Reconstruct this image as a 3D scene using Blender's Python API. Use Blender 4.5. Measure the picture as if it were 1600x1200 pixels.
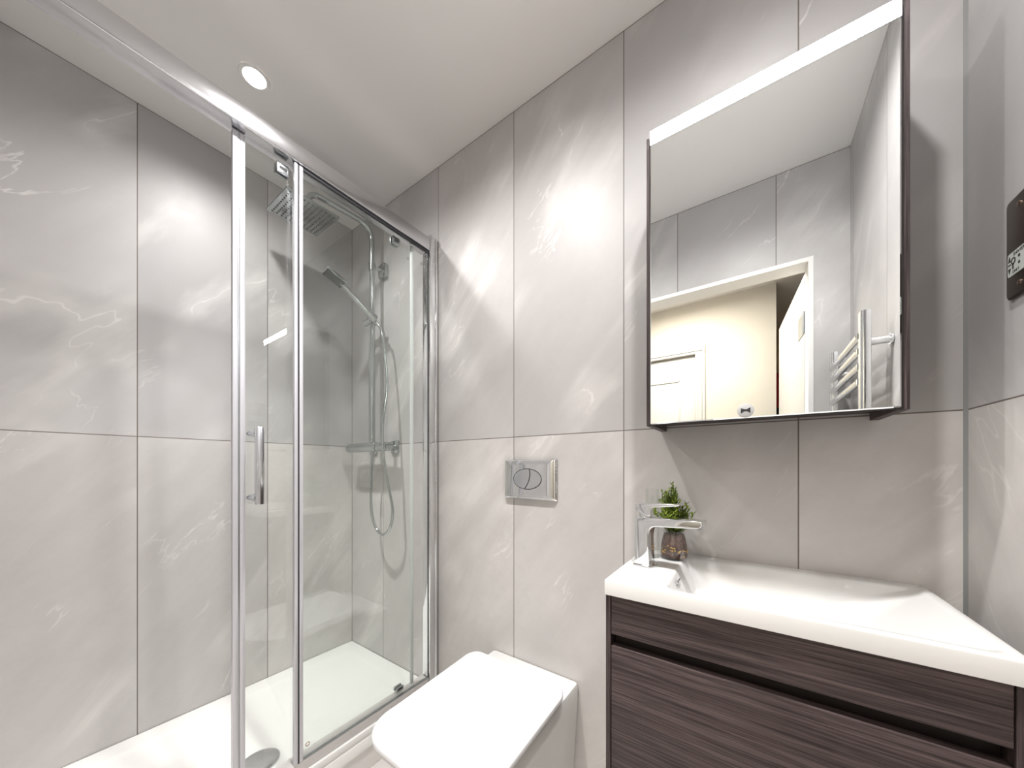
import bpy, bmesh, math, random
from mathutils import Vector, Matrix, noise as mnoise

PI = math.pi
for _o in list(bpy.data.objects):
    bpy.data.objects.remove(_o, do_unlink=True)
SC = bpy.context.scene
COL = SC.collection

# ------------------------------------------------------------------ camera
EYE_Z = 1.095
cam_data = bpy.data.cameras.new('camera')
cam_data.sensor_width = 36.0
cam_data.lens = 36.0 * 527.767 / 1600.0
cam_data.shift_x = 0.0
cam_data.shift_y = (728.534 - 600.0) / 1600.0
cam_data.clip_start = 0.01
cam_data.clip_end = 50
cam = bpy.data.objects.new('camera', cam_data)
COL.objects.link(cam)
cam.location = (0, 0, EYE_Z)
cam.rotation_euler = (PI / 2, 0, 0.6124)
SC.camera = cam

# ------------------------------------------------------------------ world, exposure
world = bpy.data.worlds.new('world')
SC.world = world
world.use_nodes = True
world.node_tree.nodes['Background'].inputs[0].default_value = (0.9, 0.95, 1.0, 1)
world.node_tree.nodes['Background'].inputs[1].default_value = 0.05
SC.view_settings.view_transform = 'Standard'
SC.view_settings.look = 'None'
SC.view_settings.gamma = 1.0
SC.view_settings.use_curve_mapping = False
SC.view_settings.exposure = 1.47
SC.cycles.use_denoising = True
SC.cycles.max_bounces = 14
SC.cycles.diffuse_bounces = 7
SC.cycles.glossy_bounces = 8
SC.cycles.transparent_max_bounces = 24
SC.cycles.caustics_reflective = False
SC.cycles.caustics_refractive = False

# room box (metres; the camera stands over the origin)
XL, XR, YB, YF, ZC = -1.7942, 0.3372, 1.0186, -0.225, 2.398
LAMPS = [(-1.356, 0.43), (-0.67, 0.45), (0.0, 0.43)]
SPOT_W = (46.0, 38.0, 29.0)   # narrow core of each downlight
SPILL_W = (11.0, 13.0, 14.0)    # its wide spill
LED_STRENGTH = 26.0
HALL_W = 11.5

def add_light(name, kind, loc, energy, color, rot=(0, 0, 0), **kw):
    d = bpy.data.lights.new(name, kind)
    d.energy = energy
    d.color = color
    for k, v in kw.items():
        setattr(d, k, v)
    o = bpy.data.objects.new(name, d)
    o.location = loc
    o.rotation_euler = rot
    COL.objects.link(o)
    return o

# area light of an unseen hallway lamp, added as fill through the open door
add_light('hallway_fill_light', 'AREA', (-0.45, -0.68, 2.34), HALL_W, (1.0, 0.95, 0.88), size=0.6, shape='DISK')

# ------------------------------------------------------------------ material helpers
def new_mat(name):
    m = bpy.data.materials.new(name)
    m.use_nodes = True
    nt = m.node_tree
    return m, nt, nt.nodes['Principled BSDF']

def simple(name, color, rough=0.5, metal=0.0, spec=0.5, coat=0.0):
    m, nt, b = new_mat(name)
    b.inputs['Base Color'].default_value = (*color, 1)
    b.inputs['Roughness'].default_value = rough
    b.inputs['Metallic'].default_value = metal
    b.inputs['Specular IOR Level'].default_value = spec
    b.inputs['Coat Weight'].default_value = coat
    # a slow procedural variation of the gloss so that no surface is perfectly even
    n = nt.nodes.new('ShaderNodeTexNoise'); n.inputs['Scale'].default_value = 6.0
    tc = nt.nodes.new('ShaderNodeTexCoord')
    nt.links.new(tc.outputs['Object'], n.inputs['Vector'])
    mr = nt.nodes.new('ShaderNodeMapRange')
    mr.inputs['To Min'].default_value = max(0.0, rough * 0.9)
    mr.inputs['To Max'].default_value = min(1.0, rough * 1.1)
    nt.links.new(n.outputs[0], mr.inputs['Value'])
    nt.links.new(mr.outputs[0], b.inputs['Roughness'])
    return m

def emitter(name, color, strength):
    m, nt, b = new_mat(name)
    b.inputs['Base Color'].default_value = (*color, 1)
    b.inputs['Emission Color'].default_value = (*color, 1)
    b.inputs['Emission Strength'].default_value = strength
    return m

def thin_glass(name, tint, f0=0.045, extra=0.0):
    """clear sheet glass: light goes straight through, with a tint and a view-angle reflection"""
    m = bpy.data.materials.new(name)
    m.use_nodes = True
    nt = m.node_tree
    nt.nodes.clear()
    out = nt.nodes.new('ShaderNodeOutputMaterial')
    tr = nt.nodes.new('ShaderNodeBsdfTransparent'); tr.inputs[0].default_value = (*tint, 1)
    gl = nt.nodes.new('ShaderNodeBsdfGlossy'); gl.inputs['Roughness'].default_value = 0.0
    gl.inputs[0].default_value = (1, 1, 1, 1)
    lw = nt.nodes.new('ShaderNodeLayerWeight'); lw.inputs[0].default_value = 0.5
    p = nt.nodes.new('ShaderNodeMath'); p.operation = 'POWER'; p.inputs[1].default_value = 5.0
    nt.links.new(lw.outputs['Facing'], p.inputs[0])
    ma = nt.nodes.new('ShaderNodeMath'); ma.operation = 'MULTIPLY_ADD'
    ma.inputs[1].default_value = 0.9 - f0; ma.inputs[2].default_value = f0 + extra
    nt.links.new(p.outputs[0], ma.inputs[0])
    mix = nt.nodes.new('ShaderNodeMixShader')
    nt.links.new(ma.outputs[0], mix.inputs[0])
    nt.links.new(tr.outputs[0], mix.inputs[1])
    nt.links.new(gl.outputs[0], mix.inputs[2])
    nt.links.new(mix.outputs[0], out.inputs[0])
    return m

def N(nt, kind, **kw):
    n = nt.nodes.new(kind)
    for k, v in kw.items():
        setattr(n, k, v)
    return n

def math_node(nt, op, a=None, b=None, c=None, clamp=False):
    n = nt.nodes.new('ShaderNodeMath'); n.operation = op; n.use_clamp = clamp
    for i, v in enumerate((a, b, c)):
        if v is None:
            continue
        if isinstance(v, (int, float)):
            n.inputs[i].default_value = v
        else:
            nt.links.new(v, n.inputs[i])
    return n.outputs[0]

def mix_rgb(nt, fac, a, b):
    n = nt.nodes.new('ShaderNodeMix'); n.data_type = 'RGBA'
    for sock, v in ((n.inputs[0], fac), (n.inputs[6], a), (n.inputs[7], b)):
        if isinstance(v, (int, float)):
            sock.default_value = v
        elif isinstance(v, tuple):
            sock.default_value = (*v, 1)
        else:
            nt.links.new(v, sock)
    return n.outputs[2]

def tile_material(name, axis, joint0, edges, seed, tint=(1, 1, 1)):
    """large 0.4 x 1.2 m grey-beige stone tiles: every tile its own piece of veined stone, dark joints"""
    m, nt, b = new_mat(name)
    L = nt.links
    tc = N(nt, 'ShaderNodeTexCoord')
    sep = N(nt, 'ShaderNodeSeparateXYZ'); L.new(tc.outputs['Object'], sep.inputs[0])
    u = sep.outputs[axis]; z = sep.outputs[2]
    W, H, Z0, G = 0.4, 1.2, 0.002, 0.0028
    tu = math_node(nt, 'DIVIDE', math_node(nt, 'SUBTRACT', u, joint0), W)
    tz = math_node(nt, 'DIVIDE', math_node(nt, 'SUBTRACT', z, Z0), H)
    iu = math_node(nt, 'FLOOR', tu); iz = math_node(nt, 'FLOOR', tz)
    fu = math_node(nt, 'MULTIPLY', math_node(nt, 'ABSOLUTE', math_node(nt, 'SUBTRACT', math_node(nt, 'FRACT', math_node(nt, 'ADD', tu, 0.5)), 0.5)), W)
    fz = math_node(nt, 'MULTIPLY', math_node(nt, 'ABSOLUTE', math_node(nt, 'SUBTRACT', math_node(nt, 'FRACT', math_node(nt, 'ADD', tz, 0.5)), 0.5)), H)
    d = math_node(nt, 'MINIMUM', fu, fz)
    for e in edges:
        d = math_node(nt, 'MINIMUM', d, math_node(nt, 'ABSOLUTE', math_node(nt, 'SUBTRACT', u, e)))
    d = math_node(nt, 'MINIMUM', d, math_node(nt, 'ABSOLUTE', math_node(nt, 'SUBTRACT', z, ZC - 0.001)))
    joint = math_node(nt, 'LESS_THAN', d, G / 2)
    # tile number -> random vector
    cid = N(nt, 'ShaderNodeCombineXYZ'); L.new(iu, cid.inputs[0]); L.new(iz, cid.inputs[1]); cid.inputs[2].default_value = seed
    wn = N(nt, 'ShaderNodeTexWhiteNoise', noise_dimensions='3D'); L.new(cid.outputs[0], wn.inputs['Vector'])
    # stone space: plane coordinates moved far away per tile
    pos = N(nt, 'ShaderNodeCombineXYZ'); L.new(u, pos.inputs[0]); L.new(z, pos.inputs[1]); pos.inputs[2].default_value = 0
    off = N(nt, 'ShaderNodeVectorMath', operation='SCALE'); L.new(wn.outputs['Color'], off.inputs[0]); off.inputs['Scale'].default_value = 40
    pv = N(nt, 'ShaderNodeVectorMath', operation='ADD'); L.new(pos.outputs[0], pv.inputs[0]); L.new(off.outputs[0], pv.inputs[1])
    rot = N(nt, 'ShaderNodeMapping'); L.new(pv.outputs[0], rot.inputs[0])
    rot.inputs['Rotation'].default_value = (0, 0, math.radians(-52))
    rot0 = rot
    rot = N(nt, 'ShaderNodeMapping'); L.new(rot0.outputs[0], rot.inputs[0]); rot.inputs['Scale'].default_value = (0.55, 2.0, 1)
    def noise(scale, detail, rough, dist=0.0, src=None):
        n = N(nt, 'ShaderNodeTexNoise'); L.new((src or rot).outputs[0], n.inputs['Vector'])
        n.inputs['Scale'].default_value = scale; n.inputs['Detail'].default_value = detail
        n.inputs['Roughness'].default_value = rough; n.inputs['Distortion'].default_value = dist
        return n.outputs[0]
    cloud = noise(2.2, 5, 0.6, 0.4)
    fine = noise(28, 6, 0.7, 0.0, pv)
    def ridge(scale, width, dist, detail=3):
        n = noise(scale, detail, 0.55, dist)
        a = math_node(nt, 'ABSOLUTE', math_node(nt, 'SUBTRACT', n, 0.49))
        mr = N(nt, 'ShaderNodeMapRange', interpolation_type='SMOOTHSTEP'); L.new(a, mr.inputs[0])
        mr.inputs['From Min'].default_value = 0.0; mr.inputs['From Max'].default_value = width
        mr.inputs['To Min'].default_value = 1.0; mr.inputs['To Max'].default_value = 0.0
        return mr.outputs[0]
    def mask(scale, lo, hi):
        mr = N(nt, 'ShaderNodeMapRange', interpolation_type='SMOOTHSTEP'); L.new(noise(scale, 2, 0.5, 0.0, pv), mr.inputs[0])
        mr.inputs['From Min'].default_value = lo; mr.inputs['From Max'].default_value = hi
        return mr.outputs[0]
    v1 = math_node(nt, 'MULTIPLY', ridge(1.1, 0.006, 0.25, 5), mask(2.6, 0.46, 0.66))
    v2 = math_node(nt, 'MULTIPLY', ridge(1.9, 0.007, 0.35, 6), mask(3.7, 0.52, 0.70))
    halo = math_node(nt, 'MULTIPLY', ridge(1.1, 0.075, 0.25, 6), mask(2.6, 0.42, 0.64))
    vein = math_node(nt, 'MAXIMUM', math_node(nt, 'MULTIPLY', v1, 0.7), math_node(nt, 'MULTIPLY', v2, 0.5))
    vein = math_node(nt, 'MAXIMUM', vein, math_node(nt, 'MULTIPLY', halo, 0.36))
    warm = tuple(c * t for c, t in zip((0.610, 0.588, 0.571), tint))
    cool = tuple(c * t for c, t in zip((0.415, 0.408, 0.413), tint))
    dark = tuple(c * t for c, t in zip((0.420, 0.402, 0.395), tint))
    tone = N(nt, 'ShaderNodeSeparateColor'); L.new(wn.outputs['Color'], tone.inputs[0])
    row = math_node(nt, 'MULTIPLY', iz, 0.45)         # upper course truly greyer; tone gap widened in colour to even the light
    tsel = math_node(nt, 'MULTIPLY_ADD', tone.outputs[0], 0.5, row, clamp=True)
    base = mix_rgb(nt, tsel, warm, cool)
    cr = N(nt, 'ShaderNodeMapRange'); L.new(cloud, cr.inputs[0])
    cr.inputs['From Min'].default_value = 0.38; cr.inputs['From Max'].default_value = 0.66
    cr.inputs['To Min'].default_value = 0.0; cr.inputs['To Max'].default_value = 0.55
    base = mix_rgb(nt, cr.outputs[0], base, dark)
    fr = N(nt, 'ShaderNodeMapRange'); L.new(fine, fr.inputs[0])
    fr.inputs['From Min'].default_value = 0.45; fr.inputs['From Max'].default_value = 0.8
    fr.inputs['To Max'].default_value = 0.25
    base = mix_rgb(nt, fr.outputs[0], base, dark)
    base = mix_rgb(nt, vein, base, (0.80, 0.78, 0.76))
    base = mix_rgb(nt, joint, base, (0.15, 0.125, 0.11))
    L.new(base, b.inputs['Base Color'])
    rr = N(nt, 'ShaderNodeMapRange'); L.new(fine, rr.inputs[0])
    rr.inputs['To Min'].default_value = 0.34; rr.inputs['To Max'].default_value = 0.50
    L.new(rr.outputs[0], b.inputs['Roughness'])
    b.inputs['Specular IOR Level'].default_value = 0.4
    bp = N(nt, 'ShaderNodeBump'); bp.inputs['Strength'].default_value = 0.25; bp.inputs['Distance'].default_value = 0.002
    inv = math_node(nt, 'SUBTRACT', 1.0, joint)
    hgt = math_node(nt, 'MULTIPLY_ADD', fine, 0.08, inv)
    L.new(hgt, bp.inputs['Height']); L.new(bp.outputs[0], b.inputs['Normal'])
    return m

def wood_material(name, grain_axis):
    m, nt, b = new_mat(name)
    L = nt.links
    tc = N(nt, 'ShaderNodeTexCoord')
    mp = N(nt, 'ShaderNodeMapping'); L.new(tc.outputs['Object'], mp.inputs[0])
    sc = [60, 60, 60]; sc[grain_axis] = 1.6
    mp.inputs['Scale'].default_value = sc
    n1 = N(nt, 'ShaderNodeTexNoise'); L.new(mp.outputs[0], n1.inputs['Vector'])
    n1.inputs['Scale'].default_value = 1.2; n1.inputs['Detail'].default_value = 4; n1.inputs['Distortion'].default_value = 0.3
    mp2 = N(nt, 'ShaderNodeMapping'); L.new(tc.outputs['Object'], mp2.inputs[0])
    sc2 = [300, 300, 300]; sc2[grain_axis] = 7
    mp2.inputs['Scale'].default_value = sc2
    n2 = N(nt, 'ShaderNodeTexNoise'); L.new(mp2.outputs[0], n2.inputs['Vector'])
    n2.inputs['Scale'].default_value = 1.0; n2.inputs['Detail'].default_value = 5; n2.inputs['Roughness'].default_value = 0.65
    r1 = N(nt, 'ShaderNodeValToRGB'); L.new(n1.outputs[0], r1.inputs[0])
    e = r1.color_ramp.elements
    e[0].position = 0.28; e[0].color = (0.030, 0.021, 0.021, 1)
    e[1].position = 0.75; e[1].color = (0.078, 0.059, 0.058, 1)
    r2 = N(nt, 'ShaderNodeValToRGB'); L.new(n2.outputs[0], r2.inputs[0])
    e = r2.color_ramp.elements
    e[0].position = 0.38; e[0].color = (0.26, 0.24, 0.24, 1)
    e[1].position = 0.64; e[1].color = (1.75, 1.7, 1.7, 1)
    mx = N(nt, 'ShaderNodeMix', data_type='RGBA', blend_type='MULTIPLY'); mx.inputs[0].default_value = 0.8
    L.new(r1.outputs[0], mx.inputs[6]); L.new(r2.outputs[0], mx.inputs[7])
    L.new(mx.outputs[2], b.inputs['Base Color'])
    b.inputs['Roughness'].default_value = 0.5
    b.inputs['Specular IOR Level'].default_value = 0.35
    bp = N(nt, 'ShaderNodeBump'); bp.inputs['Strength'].default_value = 0.25; bp.inputs['Distance'].default_value = 0.001
    L.new(n2.outputs[0], bp.inputs['Height']); L.new(bp.outputs[0], b.inputs['Normal'])
    return m

def two_tone(name, c0, c1, scale, rough=0.8, lo=0.4, hi=0.6):
    m, nt, b = new_mat(name)
    tc = N(nt, 'ShaderNodeTexCoord')
    n = N(nt, 'ShaderNodeTexNoise'); nt.links.new(tc.outputs['Object'], n.inputs['Vector'])
    n.inputs['Scale'].default_value = scale; n.inputs['Detail'].default_value = 4
    r = N(nt, 'ShaderNodeValToRGB'); nt.links.new(n.outputs[0], r.inputs[0])
    r.color_ramp.elements[0].position = lo; r.color_ramp.elements[0].color = (*c0, 1)
    r.color_ramp.elements[1].position = hi; r.color_ramp.elements[1].color = (*c1, 1)
    nt.links.new(r.outputs[0], b.inputs['Base Color'])
    b.inputs['Roughness'].default_value = rough
    return m

M = {}
M['tile_back'] = tile_material('grey stone wall tile, basin wall', 0, -1.5071, (XL, XR), 3.0)
M['tile_left'] = tile_material('grey stone wall tile, shower wall', 1, YB - 0.4, (YB, YF), 7.0)
M['tile_right'] = tile_material('grey stone wall tile, rail wall', 1, YB - 0.4, (YF,), 11.0)
M['tile_front'] = tile_material('grey stone wall tile, door wall', 0, 0.098, (XL,), 17.0)
M['floor'] = two_tone('grey stone floor tile', (0.52, 0.50, 0.48), (0.60, 0.58, 0.56), 3.0, 0.4)
M['ceiling'] = simple('satin white ceiling paint', (0.82, 0.805, 0.785), 0.42, spec=0.4)
M['white_paint'] = simple('white gloss paint', (0.80, 0.79, 0.77), 0.35)
M['hall_white_dimmed'] = simple('white paint dimmed for hall light', (0.43, 0.423, 0.405), 0.4)  # copy of the white paint, darkened against overexposure by the hall lamp
M['cream'] = two_tone('cream wall paint', (0.47, 0.447, 0.397), (0.50, 0.477, 0.425), 2.0, 0.7)
M['ochre'] = two_tone('ochre wall paint', (0.50, 0.34, 0.17), (0.54, 0.37, 0.19), 2.0, 0.7)
M['carpet'] = two_tone('beige hallway carpet', (0.34, 0.29, 0.23), (0.44, 0.38, 0.31), 60.0, 0.95)
M['ceramic'] = simple('white glazed ceramic', (0.64, 0.64, 0.635), 0.09, coat=0.3)
M['acrylic'] = simple('white acrylic', (0.74, 0.74, 0.725), 0.22)
M['lid'] = simple('white toilet seat plastic', (0.58, 0.58, 0.59), 0.16)
M['chrome'] = simple('polished chrome', (0.82, 0.83, 0.84), 0.05, 1.0)
M['soft_chrome'] = simple('brushed chrome', (0.72, 0.74, 0.76), 0.16, 1.0)
M['aluminium'] = simple('satin silver aluminium', (0.66, 0.66, 0.68), 0.17, 1.0)
M['bright_alu'] = simple('bright silver aluminium', (0.62, 0.62, 0.66), 0.35, 0.35)
M['shower_chrome'] = simple('shower chrome', (0.42, 0.45, 0.455), 0.10, 1.0)
M['frame_alu'] = simple('pale satin aluminium', (0.60, 0.58, 0.57), 0.4, 0.3)
M['steel'] = simple('grey brushed steel', (0.42, 0.44, 0.45), 0.3, 1.0)
M['glass'] = thin_glass('clear shower glass', (0.972, 0.984, 0.976), 0.040)
M['seal_clear'] = simple('milky clear seal', (0.72, 0.76, 0.75), 0.25)
M['seal_dark'] = simple('dark rubber seal', (0.03, 0.03, 0.035), 0.5)
M['jar_glass'] = thin_glass('clear jar glass', (0.965, 0.970, 0.965), 0.06)
M['mirror'] = simple('silvered mirror', (0.90, 0.915, 0.905), 0.0, 1.0)
M['black'] = simple('black backing', (0.012, 0.012, 0.014), 0.4)
M['hole_shade'] = simple('shade colour for openings', (0.02, 0.022, 0.028), 0.6)  # opaque near-black, stands in for shade inside gaps and slots
M['dark_rubber'] = simple('dark grey nozzle rubber', (0.022, 0.025, 0.030), 0.5)
M['wood_h'] = wood_material('dark grained wood laminate, grain across', 0)
M['wood_v'] = wood_material('dark grained wood laminate, grain upright', 2)
M['wood_shaded'] = simple('wood with recess shade in colour', (0.022, 0.015, 0.014), 0.5)  # wood darkened towards black, putting the finger gap's shade into the colour
M['led'] = emitter('white light strip', (0.93, 0.95, 1.0), LED_STRENGTH)
M['lamp_lens'] = emitter('lit downlight lens', (1.0, 0.96, 0.92), 14.0)
M['hall_fill_lens'] = emitter('lit hallway fill lamp', (1.0, 0.88, 0.70), 6.0)
M['bronze'] = simple('dark bronze plate', (0.075, 0.058, 0.048), 0.35, 0.75)
M['insert'] = simple('pale grey socket insert', (0.46, 0.49, 0.46), 0.4)
M['ink'] = simple('black print', (0.015, 0.015, 0.015), 0.6)
M['screw'] = simple('copper coloured screw', (0.62, 0.47, 0.40), 0.3, 1.0)
M['soil'] = two_tone('brown bark and soil', (0.045, 0.020, 0.014), (0.13, 0.065, 0.05), 160.0, 0.8)
M['pebble'] = two_tone('yellow gravel', (0.50, 0.27, 0.03), (0.62, 0.42, 0.12), 300.0, 0.6)
M['leaf'] = two_tone('yellow green leaf', (0.06, 0.12, 0.010), (0.34, 0.42, 0.05), 55.0, 0.45, 0.32, 0.68)
M['stem'] = simple('dark green stem', (0.06, 0.09, 0.02), 0.6)
M['silicone'] = simple('grey silicone joint', (0.26, 0.265, 0.265), 0.45)
M['sensor'] = simple('pale grey sensor plastic', (0.50, 0.50, 0.50), 0.3)
M['red'] = simple('red paint', (0.60, 0.012, 0.012), 0.4)
M['green'] = simple('green sticker', (0.02, 0.35, 0.18), 0.5)

# ------------------------------------------------------------------ mesh helpers
class MB:
    """collects shapes in world (or local) coordinates and links them as ONE mesh object"""
    def __init__(s):
        s.bm = bmesh.new()
        s.mi = 0
    def mat(s, i):
        s.mi = i
        return s
    def _done(s, geom_faces):
        for f in geom_faces:
            f.material_index = s.mi
    def box(s, x0, x1, y0, y1, z0, z1, bevel=0.0, seg=2, rot=None, about=None):
        t = bmesh.new()
        bmesh.ops.create_cube(t, size=1.0)
        for v in t.verts:
            v.co = Vector(((x0 + x1) / 2 + v.co.x * (x1 - x0), (y0 + y1) / 2 + v.co.y * (y1 - y0), (z0 + z1) / 2 + v.co.z * (z1 - z0)))
        if bevel > 0:
            bmesh.ops.bevel(t, geom=list(t.edges), offset=bevel, segments=seg, affect='EDGES', profile=0.5)
        if rot is not None:
            a = Vector(about) if about else Vector(((x0 + x1) / 2, (y0 + y1) / 2, (z0 + z1) / 2))
            for v in t.verts:
                v.co = rot @ (v.co - a) + a
        return s.merge(t)
    def merge(s, t):
        vm = {}
        for v in t.verts:
            vm[v] = s.bm.verts.new(v.co)
        fs = []
        for f in t.faces:
            try:
                fs.append(s.bm.faces.new([vm[v] for v in f.verts]))
            except ValueError:
                pass
        s._done(fs)
        t.free()
        return s
    def quad(s, pts):
        f = s.bm.faces.new([s.bm.verts.new(p) for p in pts])
        f.material_index = s.mi
        return s
    def tube(s, pts, r, seg=14, caps=True, closed=False):
        """round bar along a path; r may be a list"""
        pts = [Vector(p) for p in pts]
        n = len(pts)
        rs = r if isinstance(r, (list, tuple)) else [r] * n
        rings = []
        prev = None
        for i in range(n):
            if closed:
                d = (pts[(i + 1) % n] - pts[i - 1]).normalized()
            else:
                d = (pts[min(i + 1, n - 1)] - pts[max(i - 1, 0)]).normalized()
            if prev is None:
                a = Vector((0, 0, 1)) if abs(d.z) < 0.9 else Vector((1, 0, 0))
                x = d.cross(a).normalized()
            else:
                x = (prev - d * prev.dot(d)).normalized()
            prev = x
            y = d.cross(x)
            rings.append([s.bm.verts.new(pts[i] + (x * math.cos(2 * PI * k / seg) + y * math.sin(2 * PI * k / seg)) * rs[i]) for k in range(seg)])
        fs = []
        for i in range(n - (0 if closed else 1)):
            A, B = rings[i], rings[(i + 1) % n]
            for k in range(seg):
                fs.append(s.bm.faces.new((A[k], A[(k + 1) % seg], B[(k + 1) % seg], B[k])))
        if caps and not closed:
            fs.append(s.bm.faces.new(rings[0][::-1])); fs.append(s.bm.faces.new(rings[-1]))
        s._done(fs)
        return s
    def lathe(s, prof, c, seg=32, axis='z'):
        """prof: list of (radius, height); closed at r=0 ends"""
        rings = []
        for r, h in prof:
            if r < 1e-6:
                rings.append([s.bm.verts.new(Vector((0, 0, h)))])
            else:
                rings.append([s.bm.verts.new(Vector((r * math.cos(2 * PI * k / seg), r * math.sin(2 * PI * k / seg), h))) for k in range(seg)])
        fs = []
        for A, B in zip(rings, rings[1:]):
            for k in range(seg):
                k2 = (k + 1) % seg
                if len(A) == 1 and len(B) == 1:
                    continue
                if len(A) == 1:
                    fs.append(s.bm.faces.new((A[0], B[k2], B[k])))
                elif len(B) == 1:
                    fs.append(s.bm.faces.new((A[k], A[k2], B[0])))
                else:
                    fs.append(s.bm.faces.new((A[k], A[k2], B[k2], B[k])))
        c = Vector(c)
        for R in rings:
            for v in R:
                x, y, z = v.co
                if axis == 'x':
                    v.co = Vector((z, x, y))
                elif axis == 'y':
                    v.co = Vector((x, -z, y))
                v.co = v.co + c
        s._done(fs)
        return s
    def loft(s, loops, caps=True):
        """loops: equal-length closed loops of points"""
        rings = [[s.bm.verts.new(p) for p in L] for L in loops]
        n = len(rings[0])
        fs = []
        for A, B in zip(rings, rings[1:]):
            for k in range(n):
                fs.append(s.bm.faces.new((A[k], A[(k + 1) % n], B[(k + 1) % n], B[k])))
        if caps:
            fs.append(s.bm.faces.new(rings[0][::-1])); fs.append(s.bm.faces.new(rings[-1]))
        s._done(fs)
        return s
    def prism(s, pts, axis, lo, hi, bevel=0.0):
        """2D outline pushed along an axis; pts are the two other coordinates in xyz order"""
        def P(p, h):
            return {'x': (h, p[0], p[1]), 'y': (p[0], h, p[1]), 'z': (p[0], p[1], h)}[axis]
        t = bmesh.new()
        a = [t.verts.new(P(p, lo)) for p in pts]
        c = [t.verts.new(P(p, hi)) for p in pts]
        n = len(pts)
        for k in range(n):
            t.faces.new((a[k], a[(k + 1) % n], c[(k + 1) % n], c[k]))
        t.faces.new(a[::-1]); t.faces.new(c)
        bmesh.ops.recalc_face_normals(t, faces=t.faces)
        if bevel > 0:
            es = [e for e in t.edges if len(e.link_faces) == 2 and (len(e.link_faces[0].verts) > 4) != (len(e.link_faces[1].verts) > 4)] or list(t.edges)
            bmesh.ops.bevel(t, geom=es, offset=bevel, segments=3, affect='EDGES', profile=0.5)
        return s.merge(t)
    def build(s, name, mats, parent=None, smooth=True, angle=35, local=False):
        bm = s.bm
        bmesh.ops.recalc_face_normals(bm, faces=bm.faces)
        me = bpy.data.meshes.new(name)
        bm.to_mesh(me)
        bm.free()
        o = bpy.data.objects.new(name, me)
        COL.objects.link(o)
        for m in (mats if isinstance(mats, (list, tuple)) else [mats]):
            me.materials.append(m)
        if smooth and len(me.polygons):
            me.polygons.foreach_set('use_smooth', [True] * len(me.polygons))
            me.set_sharp_from_angle(angle=math.radians(angle))
        if parent is not None:
            o.parent = parent
            if not local:
                o.location = -world_loc(parent)
        return o

def world_loc(o):
    p = Vector((0, 0, 0))
    while o is not None:
        p += o.location
        o = o.parent
    return p

def tag(o, label, cat=None, group=None):
    o['label'] = label
    if cat:
        o['category'] = cat
    if group:
        o['group'] = group
    return o

def thing(name, label, cat, loc, group=None, rz=0.0):
    o = bpy.data.objects.new(name, None)
    o.empty_display_size = 0.05
    COL.objects.link(o)
    o.location = loc
    o.rotation_euler = (0, 0, rz)
    return tag(o, label, cat, group)

def struct(name, mb, mats, label=None, cat=None, parent=None, smooth=False):
    o = mb.build(name, mats, parent, smooth=smooth)
    o['kind'] = 'structure'
    if label:
        o['label'] = label
    if cat:
        o['category'] = cat
    return o

def copy_tree(o, parent=None):
    c = o.copy()
    COL.objects.link(c)
    c.parent = parent
    for ch in [x for x in bpy.data.objects if x.parent == o]:
        copy_tree(ch, c)
    return c

def rounded_rect(x0, x1, y0, y1, rs, seg=8):
    """rs: radii for the corners (x0,y0) (x1,y0) (x1,y1) (x0,y1); counter-clockwise"""
    out = []
    for (cx, cy, a0, r) in ((x0 + rs[0], y0 + rs[0], PI, rs[0]), (x1 - rs[1], y0 + rs[1], 1.5 * PI, rs[1]),
                            (x1 - rs[2], y1 - rs[2], 0, rs[2]), (x0 + rs[3], y1 - rs[3], 0.5 * PI, rs[3])):
        for k in range(seg + 1):
            a = a0 + 0.5 * PI * k / seg
            out.append((cx + r * math.cos(a), cy + r * math.sin(a)))
    return out

def bend(points, radius, seg=8):
    """round the inner corners of a polyline"""
    P = [Vector(p) for p in points]
    out = [P[0]]
    for a, b, c in zip(P, P[1:], P[2:]):
        d0 = (a - b).normalized(); d1 = (c - b).normalized()
        r = min(radius, (a - b).length * 0.48, (c - b).length * 0.48)
        p0 = b + d0 * r; p1 = b + d1 * r
        for k in range(seg + 1):
            t = k / seg
            out.append((1 - t) ** 2 * p0 + 2 * t * (1 - t) * b + t * t * p1)
    out.append(P[-1])
    return out

# ------------------------------------------------------------------ room shell
T = 0.1
struct('floor', MB().box(XL - T, XR + T, YF - T, YB + T, -0.08, 0.0), M['floor'], 'grey stone bathroom floor', 'floor')
struct('ceiling', MB().box(XL - T, XR + T, YF - T, YB + T, ZC, ZC + 0.08), M['ceiling'], 'satin off-white bathroom ceiling', 'ceiling')
struct('wall_left', MB().box(XL - T, XL, YF - T, YB + T, 0, ZC), M['tile_left'], 'tall grey stone tiled wall along the shower', 'wall')
struct('wall_back', MB().box(XL, XR, YB, YB + T, 0, ZC), M['tile_back'], 'grey stone tiled wall behind toilet and basin', 'wall')
struct('wall_right', MB().box(XR, XR + T, YF - T, YB + T, 0, ZC), M['tile_right'], 'grey stone tiled wall with the shaver socket', 'wall')
DX0, DX1, DZ = -0.545, 0.224, 1.992      # door hole
struct('wall_front', MB().box(XL, DX0, YF - T, YF, 0, ZC).box(DX1, XR, YF - T, YF, 0, ZC).box(DX0, DX1, YF - T, YF, DZ, ZC),
       M['tile_front'], 'grey stone tiled wall around the doorway, seen in the mirror', 'wall')
struct('trim_1', MB().prism([(XR - 0.0045, YB), (XR, YB - 0.0055), (XR, YB)], 'z', 0, ZC), M['silicone'], 'grey silicone line in the corner right of the basin', 'sealant')
lin = MB().box(DX0, DX0 + 0.017, YF - T, YF + 0.002, 0, DZ).box(DX1 - 0.017, DX1, YF - T, YF + 0.002, 0, DZ)
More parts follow.
